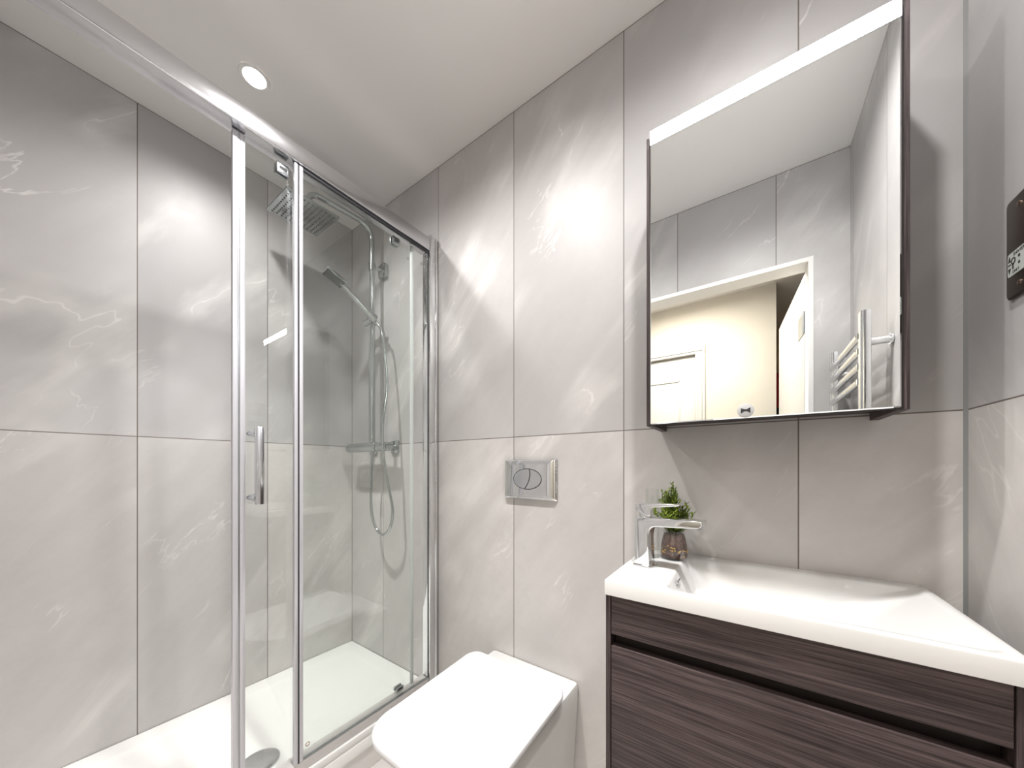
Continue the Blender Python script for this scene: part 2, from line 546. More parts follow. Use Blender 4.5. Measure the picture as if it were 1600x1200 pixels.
lin.box(DX0 + 0.017, DX1 - 0.017, YF - T, YF + 0.002, DZ - 0.018, DZ)
struct('trim_2', lin, M['white_paint'], 'white painted lining of the bathroom doorway', 'door frame')

# ------------------------------------------------------------------ hallway beyond the doorway
HX0, HX1, HY, HY2 = -2.0, 1.3, -1.35, -2.3
CX = 0.157
struct('floor_hallway', MB().box(HX0 - T, HX1 + T, HY2 - T, YF - T, -0.08, 0), M['carpet'], 'beige hallway floor beyond the doorway', 'floor')
struct('ceiling_hallway', MB().box(HX0 - T, HX1 + T, HY2 - T, YF - T, ZC, ZC + 0.08), M['ceiling'], 'hallway ceiling beyond the doorway', 'ceiling')
HD0, HD1, HDZ = -1.07, -0.352, 1.985     # far door hole
struct('wall_hallway', MB().box(HX0, HD0, HY2, HY, 0, ZC).box(HD1, CX, HY2, HY, 0, ZC).box(HD0, HD1, HY2, HY, HDZ, ZC).box(HD0, HD1, HY2, HY - 0.12, 0, HDZ),
       M['cream'], 'cream hallway wall seen through the doorway in the mirror', 'wall')
struct('wall_corridor', MB().box(CX, HX1, HY2 - T, HY2, 0, ZC), M['ochre'], 'ochre wall far down the corridor in the mirror', 'wall')
struct('wall_hall_left', MB().box(HX0 - T, HX0, HY2 - T, YF - T, 0, ZC), M['cream'], 'cream end wall of the hallway', 'wall')
struct('wall_hall_right', MB().box(HX1, HX1 + T, HY2 - T, YF - T, 0, ZC), M['cream'], 'cream end wall of the corridor', 'wall')
# far door with casing
arch = MB()
for (a, c, y1) in ((HD0 - 0.07, HD0, HY + 0.016), (HD1, HD1 + 0.07, HY + 0.016)):
    arch.box(a, c, HY, y1, 0, HDZ, 0.004)
    arch.box(a + 0.02, c - 0.02, HY, y1 + 0.008, 0, HDZ, 0.003)
arch.box(HD0 - 0.07, HD1 + 0.07, HY, HY + 0.016, HDZ, HDZ + 0.07, 0.004)
arch.box(HD0 - 0.05, HD1 + 0.05, HY, HY + 0.024, HDZ + 0.02, HDZ + 0.05, 0.003)
struct('trim_3', arch, M['hall_white_dimmed'], 'white moulded casing around the far hallway door', 'door frame')
fd = thing('door_2', 'closed white panelled door across the hallway, seen in the mirror', 'door', ((HD0 + HD1) / 2, HY - 0.02, 0))
fd['kind'] = 'structure'
dm = MB().box(HD0 + 0.003, HD1 - 0.003, HY - 0.06, HY - 0.02, 0.005, HDZ - 0.003, 0.002)
dm.build('door_leaf', M['hall_white_dimmed'], fd)
for (z0, z1) in ((0.15, 0.98), (1.08, 1.80)):
    p = MB()
    a, c = HD0 + 0.11, HD1 - 0.11
    for (x0, x1, y0, y1) in ((a, c, z0, z0 + 0.014), (a, c, z1 - 0.014, z1), (a, a + 0.014, z0, z1), (c - 0.014, c, z0, z1)):
        p.box(x0, x1, HY - 0.02, HY - 0.012, y0, y1, 0.003)
    p.build('panel_moulding', M['hall_white_dimmed'], fd)
hd = MB().lathe([(0.0, 0), (0.024, 0), (0.024, 0.006), (0.009, 0.008), (0.009, 0.045), (0.0, 0.047)], (HD0 + 0.06, HY - 0.02, 1.0), 20, 'y')
hd.tube([(HD0 + 0.055, HY + 0.022, 1.0), (HD0 + 0.17, HY + 0.022, 1.0)], 0.008)
for v in hd.bm.verts:
    if v.co.y < HY - 0.0201:
        v.co.y = 2 * (HY - 0.02) - v.co.y
hd.build('door_handle', M['soft_chrome'], fd)
# bathroom door, swung open into the hall
bd = thing('door_1', 'white bathroom door swung open into the hallway, seen in the mirror', 'door', (DX1 - 0.019, YF - T - 0.004, 0), rz=0)
bd['kind'] = 'structure'
leaf = MB().box(0.0, 0.038, -0.72, 0.0, 0.006, 1.968, 0.002)
lo = leaf.build('door_leaf', M['hall_white_dimmed'], bd, local=True)
for hz in (0.25, 1.75):
    hg = MB().box(-0.0022, 0.0, -0.125, -0.001, hz - 0.05, hz + 0.05)
    hg.tube([(-0.004, 0.0, hz - 0.05), (-0.004, 0.0, hz + 0.05)], 0.004, 10)
    hg.build('hinge', M['steel'], bd, local=True)
hh = MB().tube(bend([(0.0, -0.66, 1.0), (-0.045, -0.66, 1.0), (-0.045, -0.55, 1.0)], 0.012), 0.008, 12)
hh.lathe([(0, 0), (0.025, 0), (0.025, 0.006), (0, 0.007)], (0, 0, 0), 20, 'x')
hh.bm.verts.ensure_lookup_table()
for v in list(hh.bm.verts)[-(20 * 2 + 2):]:
    v.co = Vector((-v.co.x, v.co.y - 0.66, v.co.z + 1.0))
hh.build('door_handle', M['soft_chrome'], bd, local=True)
bd.rotation_euler = (0, 0, math.radians(-4.0))
# something red and black hanging at the corridor corner
rp = thing('wall_panel', 'narrow red panel with black base past the hallway corner, seen in the mirror', 'panel', (0.30, HY2 + 0.0, 1.3))
MB().box(0.175, 0.42, HY2 + 0.0, HY2 + 0.03, 1.64, 1.96, 0.003).build('red_board', M['red'], rp)
MB().box(0.175, 0.42, HY2 + 0.0, HY2 + 0.03, 1.00, 1.64, 0.003).build('black_board', M['black'], rp)
# unseen hallway lamp added for fill, widened to soften its shadows
hl = thing('hall_fill_lamp', 'unseen round warm flush lamp added on the hallway ceiling for fill light', 'lamp', (-0.45, -0.68, ZC))
MB().lathe([(0.0, 0), (0.30, 0), (0.30, -0.03), (0.285, -0.035), (0.285, -0.01), (0, -0.01)], (-0.45, -0.68, ZC), 40).build('lamp_base', M['white_paint'], hl)
MB().lathe([(0.284, -0.012), (0.28, -0.04), (0.0, -0.05)], (-0.45, -0.68, ZC), 40).build('diffuser', M['hall_fill_lens'], hl)

# ------------------------------------------------------------------ ceiling downlights
def downlight(label, x, y):
    t = thing('downlight', label, 'ceiling light', (x, y, ZC), 'recessed downlights in a row')
    MB().lathe([(0.031, -0.0005), (0.032, -0.0035), (0.036, -0.0045), (0.042, -0.0035), (0.044, -0.0005)], (x, y, ZC), 36).build('trim_ring', M['white_paint'], t)
    MB().lathe([(0.0, -0.005), (0.031, -0.003)], (x, y, ZC), 28).build('lens', M['lamp_lens'], t)
    return t
for (x, y), watt, spill, lab in zip(LAMPS, SPOT_W, SPILL_W, ('lit recessed downlight in the ceiling above the shower tray',
                               'lit recessed downlight in the ceiling above the toilet',
                               'lit recessed downlight in the ceiling above the basin')):
    downlight(lab, x, y)
    s = add_light('downlight_beam', 'SPOT', (x, y, ZC - 0.016), watt, (1.0, 0.975, 0.955), spot_size=math.radians(66), spot_blend=1.0, shadow_soft_size=0.028)
    add_light('downlight_spill', 'SPOT', (x, y, ZC - 0.016), spill, (1.0, 0.975, 0.955), spot_size=math.radians(160), spot_blend=0.8, shadow_soft_size=0.028)

# ------------------------------------------------------------------ shower tray
TZ = 0.134
tray = thing('shower_tray', 'low white shower tray under the glass enclosure', 'shower tray', (-1.45, 0.4, 0.095))
tm = MB()
ox0, ox1, oy0, oy1 = XL + 0.001, -1.108, YF + 0.001, YB - 0.001
def rr(x0, x1, y0, y1, r, z):
    return [(x, y, z) for x, y in rounded_rect(x0, x1, y0, y1, (r,) * 4, 6)]
tm.loft([rr(ox0, ox1, oy0, oy1, 0.004, 0.095), rr(ox0, ox1, oy0, oy1, 0.004, TZ - 0.006), rr(ox0 + 0.002, ox1 - 0.004, oy0 + 0.002, oy1 - 0.002, 0.006, TZ),
         rr(-1.728, -1.190, oy0 + 0.055, 0.962, 0.03, TZ), rr(-1.720, -1.198, oy0 + 0.063, 0.954, 0.03, TZ - 0.003), rr(-1.700, -1.216, oy0 + 0.085, 0.932, 0.05, TZ - 0.011), rr(-1.42, -1.36, 0.37, 0.43, 0.02, TZ - 0.014)], caps=True)
tm.build('tray_body', M['acrylic'], tray)
tm = MB().box(-1.172, ox1 - 0.002, oy0, oy1, TZ, 0.160, 0.004)
tm.build('front_sill', M['acrylic'], tray)
dr = MB().lathe([(0.0, 0.012), (0.02, 0.0118), (0.045, 0.009), (0.055, 0.005), (0.057, 0.0), (0.0, 0.0)], (-1.316, 0.431, TZ - 0.0135), 40)
dco = dr.build('drain_cover', M['soft_chrome'], tray); dco['label'] = 'round chrome drain cover'
struct('trim_4', MB().box(XL, -1.128, YF, YB, 0, 0.095), M['white_paint'], 'plinth below the shower tray', 'plinth')

# ------------------------------------------------------------------ shower enclosure
enc = thing('shower_enclosure', 'chrome framed shower enclosure with sliding clear glass door', 'shower enclosure', (-1.14, 0.4, 0.160))
MB().box(-1.166, -1.111, YF, 0.975, 2.012, 2.067, 0.003).build('top_rail', M['aluminium'], enc)
bz0, bz1 = 0.160, 0.193
MB().box(-1.162, -1.118, YF, 0.975, bz0, bz1, 0.003).build('bottom_rail', M['frame_alu'], enc)
for (y0, y1) in ((0.9755, YB), (YF, YF + 0.043)):
    p = MB().box(-1.160, -1.1115, y0, y1, 0.160, 2.082, 0.004)
    p.box(-1.1118, -1.1085, y1 - 0.012 if y0 > 0 else y0, y1 if y0 > 0 else y0 + 0.012, 0.160, 2.074, 0.001)
    p.build('wall_profile', M['chrome'], enc)
fp = MB().box(-1.126, -1.120, 0.470, 0.974, bz1, 2.011, 0.0008, 1).build('fixed_panel', M['glass'], enc)
sl = MB().box(-1.1275, -1.1185, 0.470, 0.974, 2.003, 2.0115)
sl.box(-1.1245, -1.1215, 0.9725, 0.9745, bz1, 2.011).build('seal', M['seal_dark'], fp)
MB().box(-1.1275, -1.1185, 0.479, 0.974, bz1, bz1 + 0.004).build('bottom_seal', M['steel'], fp)
MB().box(-1.131, -1.1165, 0.454, 0.464, bz1, 2.010, 0.002).build('edge_strip', M['bright_alu'], fp)
MB().box(-1.130, -1.1175, 0.464, 0.468, bz1, 2.010).build('edge_seal', M['seal_dark'], fp)
MB().box(-1.130, -1.1170, 0.468, 0.479, bz1, 2.010, 0.002).build('edge_strip', M['bright_alu'], fp)
def ring_x(mb, x, y, z, r, w=0.0012):
    mb.tube([(x, y + r * math.cos(2 * PI * k / 16), z + r * math.sin(2 * PI * k / 16)) for k in range(16)], w, 8, closed=True)
st = MB(); ring_x(st, -1.1195, 0.937, 1.940, 0.0045); st.build('glass_mark', M['steel'], fp)  # small ring standing for a stamped mark on the glass
st = MB(); ring_x(st, -1.1195, 0.492, 0.235, 0.0055, 0.0014); st.build('glass_mark', M['screw'], fp)
# sliding door, pushed open behind the fixed panel
sd = MB().box(-1.150, -1.144, 0.320, 0.910, bz1 + 0.004, 2.010, 0.0008, 1).build('sliding_door', M['glass'], enc)
MB().box(-1.154, -1.140, 0.312, 0.3245, bz1 + 0.004, 2.008, 0.002).build('edge_strip', M['bright_alu'], sd)
MB().box(-1.152, -1.142, 0.3245, 0.328, bz1 + 0.004, 2.008).build('edge_seal', M['steel'], sd)
MB().box(-1.153, -1.141, 0.328, 0.341, bz1 + 0.004, 2.008, 0.002).build('edge_strip', M['bright_alu'], sd)
MB().box(-1.152, -1.142, 0.902, 0.914, bz1 + 0.004, 2.008, 0.002).build('edge_strip', M['seal_clear'], sd)
st = MB(); ring_x(st, -1.1425, 0.885, 1.945, 0.0045); st.build('glass_mark', M['steel'], sd)
for (y, z, s) in ((0.432, 1.982, 1), (0.826, 1.982, 1), (0.845, bz1 + 0.016, -1)):
    h = 0.016 if s > 0 else 0.008
    r = MB().box(-1.144, -1.137, y - 0.017, y + 0.017, z - h, z + h, 0.003)
    r.box(-1.160, -1.150, y - 0.017, y + 0.017, z - h, z + h, 0.003)
    r.mat(1).box(-1.1372, -1.136, y - 0.010, y + 0.010, z - 0.004, z + 0.004)
    r.build('roller', [M['steel'], M['black']], sd)
hnd = MB().box(-1.105, -1.085, 0.350, 0.368, 0.990, 1.203, 0.002)
for z in (1.186, 1.008):
    hnd.tube([(-1.144, 0.352, z), (-1.122, 0.354, z)], 0.0085, 16)
    hnd.tube([(-1.122, 0.354, z), (-1.105, 0.358, z)], 0.0105, 16)
hnd.build('handle', M['soft_chrome'], sd)['label'] = 'square chrome bar handle'

# ------------------------------------------------------------------ fixed shower: riser, rain head, bar mixer
RX, RY = -1.500, 0.952
sh = thing('shower_set', 'chrome rain shower set with square overhead plate and bar valve', 'shower', (RX, YB, 1.18))
path = bend([(RX, RY, 1.80), (RX, RY, 2.258), (-1.527, 0.684, 2.262), (-1.529, 0.664, 2.186)], 0.075, 10)
MB().tube(path, 0.0118, 16).build('arm', M['shower_chrome'], sh)
MB().tube([(RX, RY, 1.205), (RX, RY, 1.81)], 0.0145, 18).build('riser', M['shower_chrome'], sh)
HXC, HYC, HZ = -1.556, 0.668, 2.170
rh = MB().box(HXC - 0.102, HXC + 0.102, HYC - 0.102, HYC + 0.102, HZ, HZ + 0.009, 0.0025)
rh.lathe([(0, 0.009), (0.028, 0.009), (0.022, 0.018), (0.0145, 0.022), (0.0145, 0.036), (0, 0.037)], (-1.531, 0.664, HZ), 24)
rho = rh.build('rain_head', M['shower_chrome'], sh)
nz = MB()
for i in range(11):
    for j in range(11):
        x = HXC - 0.085 + 0.017 * i; y = HYC - 0.085 + 0.017 * j
        nz.lathe([(0.0036, 0.0), (0.0032, -0.0018), (0.0, -0.002)], (x, y, HZ), 6)
nzo = nz.build('nozzle_field', M['dark_rubber'], rho); nzo['kind'] = 'stuff'
br = MB().box(-1.519, -1.463, YB - 0.022, YB, 2.032, 2.096, 0.003)
br.tube([(-1.491, YB - 0.02, 2.064), (-1.497, RY + 0.01, 2.064)], 0.007, 14)
br.tube([(RX, RY, 2.045), (RX, RY, 2.083)], 0.015, 18)
br.build('wall_bracket', M['shower_chrome'], sh)
mx = MB().box(-1.672, -1.455, RY - 0.022, RY + 0.022, 1.165, 1.209, 0.008, 3)
mx.box(-1.455, -1.415, RY - 0.018, RY + 0.018, 1.169, 1.205, 0.006, 3)
mx.lathe([(0, 0), (0.021, 0), (0.021, 0.05), (0.017, 0.054), (0, 0.054)], (-1.415, RY, 1.187), 24, 'x')
for x in (-1.58, -1.405):
    mx.tube([(x, RY, 1.188), (x, YB - 0.008, 1.188)], 0.0125, 18)
    mx.box(x - 0.028, x + 0.028, YB - 0.009, YB, 1.158, 1.219, 0.003)
mx.tube([(RX, RY, 1.15), (RX, RY, 1.168)], 0.011, 16)
mxo = mx.build('bar_valve', M['shower_chrome'], sh)
MB().lathe([(0.0, 0.0), (0.019, 0.0), (0.022, -0.006), (0.022, -0.028), (0.0, -0.030)], (-1.672, RY, 1.187), 28, 'x').build('temperature_knob', M['shower_chrome'], mxo)
SZ = 1.803
sb = MB().tube([(RX, RY, SZ - 0.020), (RX, RY, SZ + 0.022)], 0.021, 20)
sb.tube([(RX - 0.012, RY, SZ), (RX - 0.052, RY - 0.004, SZ - 0.004)], [0.013, 0.015], 18)
sb.tube([(RX + 0.01, RY - 0.004, SZ + 0.004), (RX + 0.045, RY - 0.014, SZ + 0.002)], [0.013, 0.013], 18)
sb.build('slider', M['shower_chrome'], sh)

# hand shower in the slider
hs = thing('hand_shower', 'small square chrome hand shower with its hose, held in the slider', 'hand shower', (-1.455, 0.935, 1.79))
h0 = Vector((-1.448, 0.936, 1.782)); h1 = Vector((-1.497, 0.802, 1.916))
MB().tube([h0, h0.lerp(h1, 0.2), h0.lerp(h1, 0.6), h1], [0.0135, 0.0135, 0.0128, 0.0105], 16).build('handle', M['shower_chrome'], hs)
ax = (h1 - h0).normalized()
xdir = Vector((1, -0.25, 0.0)).normalized()
vdir = Vector((-0.12, -0.86, 0.42)).normalized()
xdir = (xdir - vdir * xdir.dot(vdir)).normalized()
ndir = xdir.cross(vdir).normalized()
if ndir.z > 0:
    ndir = -ndir
HC = h1 + vdir * 0.034
def obox(mb, c, ax3, half, bevel=0.0):
    t = bmesh.new(); bmesh.ops.create_cube(t, size=2.0)
    for v in t.verts:
        v.co = Vector((v.co.x * half[0], v.co.y * half[1], v.co.z * half[2]))
    if bevel:
        bmesh.ops.bevel(t, geom=list(t.edges), offset=bevel, segments=2, affect='EDGES', profile=0.5)
    for v in t.verts:
        v.co = c + ax3[0] * v.co.x + ax3[1] * v.co.y + ax3[2] * v.co.z
    mb.merge(t)
hm = MB(); obox(hm, HC, (xdir, vdir, ndir), (0.036, 0.044, 0.007), 0.003)
hmo = hm.build('head', M['shower_chrome'], hs)
sf = MB(); obox(sf, HC + ndir * 0.0075, (xdir, vdir, ndir), (0.032, 0.040, 0.001))
sf.mat(1)
for i in range(6):
    obox(sf, HC + ndir * 0.0088 + xdir * (-0.026 + 0.0104 * i), (xdir, vdir, ndir), (0.0012, 0.036, 0.0004))
sf.build('spray_face', [M['dark_rubber'], M['steel']], hmo)
hose = []
ctrl = [h0, (-1.418, 0.944, 1.74), (-1.402, 0.949, 1.66), (-1.378, 0.950, 1.477), (-1.356, 0.915, 1.30), (-1.344, 0.905, 1.187), (-1.338, 0.920, 1.05), (-1.333, 0.948, 0.90), (-1.357, 0.952, 0.812), (-1.415, 0.952, 0.773), (-1.478, 0.952, 0.812), (-1.508, 0.952, 0.90), (-1.507, 0.952, 1.05), (RX, RY, 1.152)]
ctrl = [Vector(c) for c in ctrl]
for i in range(len(ctrl) - 1):
    p0 = ctrl[max(i - 1, 0)]; p1 = ctrl[i]; p2 = ctrl[i + 1]; p3 = ctrl[min(i + 2, len(ctrl) - 1)]
    for k in range(10):
        t = k / 10
        hose.append(0.5 * ((2 * p1) + (p2 - p0) * t + (2 * p0 - 5 * p1 + 4 * p2 - p3) * t * t + (3 * p1 - p0 - 3 * p2 + p3) * t ** 3))
hose.append(ctrl[-1])
MB().tube(hose, 0.0065, 12).build('hose', M['shower_chrome'], hs)

# ------------------------------------------------------------------ toilet
TX = -0.6235
toi = thing('toilet', 'white back to wall toilet with its lid closed', 'toilet', (TX, YB, 0))
def dshape(w, yb, yf, z, rf, rb=0.012, dz=None, seg=12):
    pts = rounded_rect(TX - w / 2, TX + w / 2, yf, yb, (rf, rf, rb, rb), seg)
    return [(x, y, z + (dz(y) if dz else 0)) for x, y in pts]
YBW = YB - 0.001
tp = MB()
tp.loft([dshape(0.31, YBW, 0.640, 0.0, 0.13), dshape(0.31, YBW, 0.635, 0.012, 0.13), dshape(0.318, YBW, 0.60, 0.12, 0.14), dshape(0.336, YBW, 0.54, 0.26, 0.15),
         dshape(0.346, YBW, 0.497, 0.35, 0.155), dshape(0.346, YBW, 0.489, 0.388, 0.155), dshape(0.340, YBW - 0.003, 0.492, 0.396, 0.153), dshape(0.330, YBW - 0.008, 0.498, 0.3985, 0.148)])
tp.build('pan', M['ceramic'], toi)
def warp(y):
    return 0.024 * ((y - 0.68) / 0.225) ** 2
LYB, LYF = 0.908, 0.459
ts = MB().loft([dshape(0.356, LYB - 0.012, LYF + 0.010, 0.3975, 0.115, 0.04, warp), dshape(0.362, LYB - 0.009, LYF + 0.006, 0.399, 0.118, 0.042, warp), dshape(0.362, LYB - 0.009, LYF + 0.006, 0.4045, 0.118, 0.042, warp), dshape(0.354, LYB - 0.012, LYF + 0.010, 0.4062, 0.115, 0.04, warp)])
ts.build('seat', M['lid'], toi)
tl = MB()
tl.loft([dshape(0.366, LYB - 0.006, LYF + 0.006, 0.4078, 0.118, 0.042, warp), dshape(0.376, LYB, LYF, 0.4095, 0.122, 0.046, warp), dshape(0.377, LYB, LYF, 0.4165, 0.122, 0.046, warp), dshape(0.373, LYB - 0.002, LYF + 0.002, 0.4203, 0.121, 0.045, warp),
         dshape(0.364, LYB - 0.007, LYF + 0.007, 0.4220, 0.116, 0.042, warp), dshape(0.26, LYB - 0.06, LYF + 0.06, 0.4222, 0.08, 0.03, warp), dshape(0.10, LYB - 0.15, LYF + 0.15, 0.4224, 0.03, 0.02, warp)])
tl.build('lid', M['lid'], toi)
for sx in (-0.085, 0.085):
    hg = MB()
    hg.tube([(TX + sx - 0.02, LYB + 0.006, 0.409), (TX + sx + 0.02, LYB + 0.006, 0.409)], 0.0105, 16)
    hg.build('hinge', M['lid'], toi)

# ------------------------------------------------------------------ flush plate
FX0, FX1, FZ0, FZ1 = -0.7448, -0.5274, 0.977, 1.1205
fl = thing('flush_plate', 'chrome dual flush plate on the wall above the toilet', 'flush plate', ((FX0 + FX1) / 2, YB, (FZ0 + FZ1) / 2))
pl = MB()
y = YB
def rz(x0, x1, z0, z1, r, yy):
    return [(a, yy, c) for a, c in rounded_rect(x0, x1, z0, z1, (r,) * 4, 5)]
pl.loft([rz(FX0, FX1, FZ0, FZ1, 0.004, y - 0.0005), rz(FX0, FX1, FZ0, FZ1, 0.004, y - 0.003), rz(FX0 + 0.007, FX1 - 0.012, FZ0 + 0.008, FZ1 - 0.006, 0.004, y - 0.013), rz(FX0 + 0.030, FX1 - 0.036, FZ0 + 0.018, FZ1 - 0.018, 0.004, y - 0.0145)])
pl.build('plate', M['chrome'], fl)
fcx, fcz = -0.640, 1.050
rx, rzz = 0.058, 0.036
def oval(k, n=48, s=1.0):
    a = 2 * PI * k / n
    return (fcx + rx * s * math.cos(a), fcz + rzz * s * math.sin(a))
gr = MB(); gr.tube([(oval(k)[0], y - 0.0146, oval(k)[1]) for k in range(48)], 0.0013, 8, closed=True)
cv = [(fcx + 0.008 * 0 - 0.010 + 0.020 * t + 0.012 * (1 - (2 * t - 1) ** 2) * 0.8, y - 0.0152, fcz + (-1 + 2 * t) * rzz * 0.97) for t in [i / 12 for i in range(13)]]
gr.tube(cv, 0.0013, 8)
gr.build('button_gap', M['hole_shade'], fl)
def split_x(z):
    t = ((z - fcz) / (rzz * 0.97) + 1) / 2
    return fcx - 0.010 + 0.020 * t + 0.0096 * (1 - (2 * t - 1) ** 2)
for side in (-1, 1):
    pts = []
    arc = [oval(k, 96, 0.965) for k in range(96)]
    keep = [p for p in arc if (p[0] - split_x(p[1])) * side > 0.002]
    # order around the button's own centre
    mx_ = sum(p[0] for p in keep) / len(keep); mz_ = fcz
    seam = [(split_x(fcz + (-1 + 2 * i / 14) * rzz * 0.93) + side * 0.002, fcz + (-1 + 2 * i / 14) * rzz * 0.93) for i in range(15)]
    allp = keep + seam
    allp.sort(key=lambda p: math.atan2(p[1] - mz_, p[0] - mx_))
    b_ = MB().prism(allp, 'y', y - 0.0165, y - 0.0135)
    b_.build('flush_button', M['soft_chrome'], fl)

# ------------------------------------------------------------------ vanity unit
VX0, VX1, VY, VZ0, VZ1 = -0.2470, 0.2785, 0.695, 0.36, 0.827
van = thing('vanity_unit', 'dark wood grain wall hung vanity unit under the white basin', 'vanity unit', ((VX0 + VX1) / 2, YB, VZ0))
for (a, c) in ((VX0, VX0 + 0.0098), (VX1 - 0.0098, VX1)):
    MB().box(a, c, VY, YB, VZ0, VZ1, 0.0008, 1).build('side_panel', M['wood_v'], van)
ix0, ix1 = VX0 + 0.0112, VX1 - 0.0112
MB().box(ix0, ix1, VY + 0.001, VY + 0.017, 0.7455, VZ1, 0.0008, 1).build('fascia', M['wood_h'], van)
MB().box(VX0 + 0.0098, VX1 - 0.0098, VY + 0.045, YB, VZ0 + 0.016, VZ1 - 0.075).box(VX0 + 0.0098, VX1 - 0.0098, VY + 0.02, YB, VZ0, VZ0 + 0.016).build('carcass', M['wood_shaded'], van)
MB().box(ix0, ix1, VY + 0.030, VY + 0.040, 0.66, VZ1 - 0.002).build('finger_recess', M['wood_shaded'], van)
MB().box(ix0, ix1, VY + 0.001, VY + 0.019, VZ0 + 0.003, 0.7215, 0.0012, 2).build('drawer_front', M['wood_h'], van)

# ------------------------------------------------------------------ basin
BX0, BX1, BY0, BZ0, BZ = -0.2488, 0.2835, 0.689, 0.8275, 0.8584
bas = thing('basin', 'shallow white rectangular basin on top of the dark vanity', 'basin', ((BX0 + BX1) / 2, YB, BZ0))
def rb(x0, x1, y0, y1, rs, z):
    return [(a, c, z) for a, c in rounded_rect(x0, x1, y0, y1, rs, 8)]
bm_ = MB()
R4 = (0.004, 0.004, 0.002, 0.002)
BYB = YB - 0.0006
bm_.loft([rb(-0.095, 0.150, 0.745, 0.955, (0.03,) * 4, BZ - 0.092), rb(-0.125, 0.200, 0.722, 0.978, (0.03,) * 4, BZ - 0.070), rb(-0.150, 0.255, 0.714, 0.995, (0.02,) * 4, BZ0),
          rb(BX0, BX1, BY0, BYB, R4, BZ0), rb(BX0, BX1, BY0, BYB, R4, BZ - 0.0035), rb(BX0 + 0.001, BX1 - 0.001, BY0 + 0.001, BYB - 0.0005, R4, BZ - 0.001), rb(BX0 + 0.003, BX1 - 0.003, BY0 + 0.003, BYB - 0.001, R4, BZ),
          rb(-0.141, 0.270, 0.706, 0.990, (0.034, 0.020, 0.014, 0.022), BZ), rb(-0.137, 0.267, 0.709, 0.987, (0.034, 0.020, 0.014, 0.022), BZ - 0.0015), rb(-0.133, 0.262, 0.713, 0.984, (0.034, 0.022, 0.016, 0.022), BZ - 0.006),
          rb(-0.118, 0.215, 0.722, 0.976, (0.036, 0.05, 0.05, 0.026), BZ - 0.040), rb(-0.108, 0.175, 0.732, 0.966, (0.04, 0.06, 0.06, 0.03), BZ - 0.068), rb(-0.088, 0.140, 0.752, 0.948, (0.04, 0.06, 0.06, 0.03), BZ - 0.080), rb(-0.02, 0.04, 0.82, 0.88, (0.02,) * 4, BZ - 0.084)])
bm_.build('bowl', M['ceramic'], bas)
ov = MB()
oc = Vector((-0.1283, 0.806, BZ - 0.019))
tilt = Matrix.Rotation(math.radians(24), 3, 'Y')
ov.box(oc.x - 0.0016, oc.x + 0.0016, oc.y - 0.017, oc.y + 0.017, oc.z - 0.010, oc.z + 0.010, 0.0012, 2, rot=tilt)
ov.mat(1).box(oc.x + 0.0012, oc.x + 0.0020, oc.y - 0.010, oc.y + 0.010, oc.z - 0.0042, oc.z + 0.0042, 0, rot=tilt, about=oc)
ov.build('overflow_cover', [M['chrome'], M['hole_shade']], bas)
MB().lathe([(0.0, 0.004), (0.018, 0.0035), (0.030, 0.0015), (0.031, -0.002), (0.0, -0.002)], (0.01, 0.85, BZ - 0.0835), 30).build('basin_waste', M['chrome'], bas)

# ------------------------------------------------------------------ tap
tap = thing('basin_tap', 'small square chrome mixer tap on the left of the basin', 'tap', (-0.2045, 0.8460, BZ), rz=math.radians(-10))
tb = MB()
tb.box(-0.0215, 0.0215, -0.0205, 0.0205, 0.0, 0.0035, 0.001, 1)
# body and spout as one side outline (local x along the spout)
zt = 0.1165
outl = [(-0.0190, 0.003), (0.0170, 0.003), (0.0140, 0.060), (0.0140, 0.076), (0.0165, 0.087), (0.0230, 0.0945), (0.0330, 0.0975), (0.1180, 0.1030), (0.1245, 0.1060), (0.1275, 0.1110), (0.1275, zt + 0.004), (-0.0175, zt)]
tb.prism(outl, 'y', -0.0175, 0.0175, 0.0022)
tbo = tb.build('body', M['chrome'], tap, local=True, angle=30)
ae = MB().lathe([(0, 0), (0.009, 0), (0.009, -0.003), (0.0, -0.003)], (0.113, 0, 0.1035), 20)
ae.build('aerator', M['steel'], tap, local=True)
lv = MB().prism([(-0.0170, zt + 0.0155), (0.0090, zt + 0.004), (0.0200, zt + 0.004), (0.0200, zt + 0.0160), (0.0240, zt + 0.0245), (0.080, zt + 0.0315), (0.084, zt + 0.0335), (0.084, zt + 0.0365), (-0.0170, zt + 0.0320)], 'y', -0.0165, 0.0165, 0.002)
lv.tube([(0.0, 0, zt - 0.002), (0.0, 0, zt + 0.012)], 0.0145, 20)
lv.build('lever', M['chrome'], tap, local=True, angle=30)

# slim clear glass behind the tap
tg = MB().lathe([(0.0, 0.006), (0.0155, 0.006), (0.0155, 0.178), (0.0175, 0.178), (0.0175, 0.0), (0.0, 0.0)], (-0.208, 0.935, BZ), 32)
tag(tg.build('glass_tube', M['jar_glass']), 'slim clear upright glass tube standing behind the tap', 'glass')

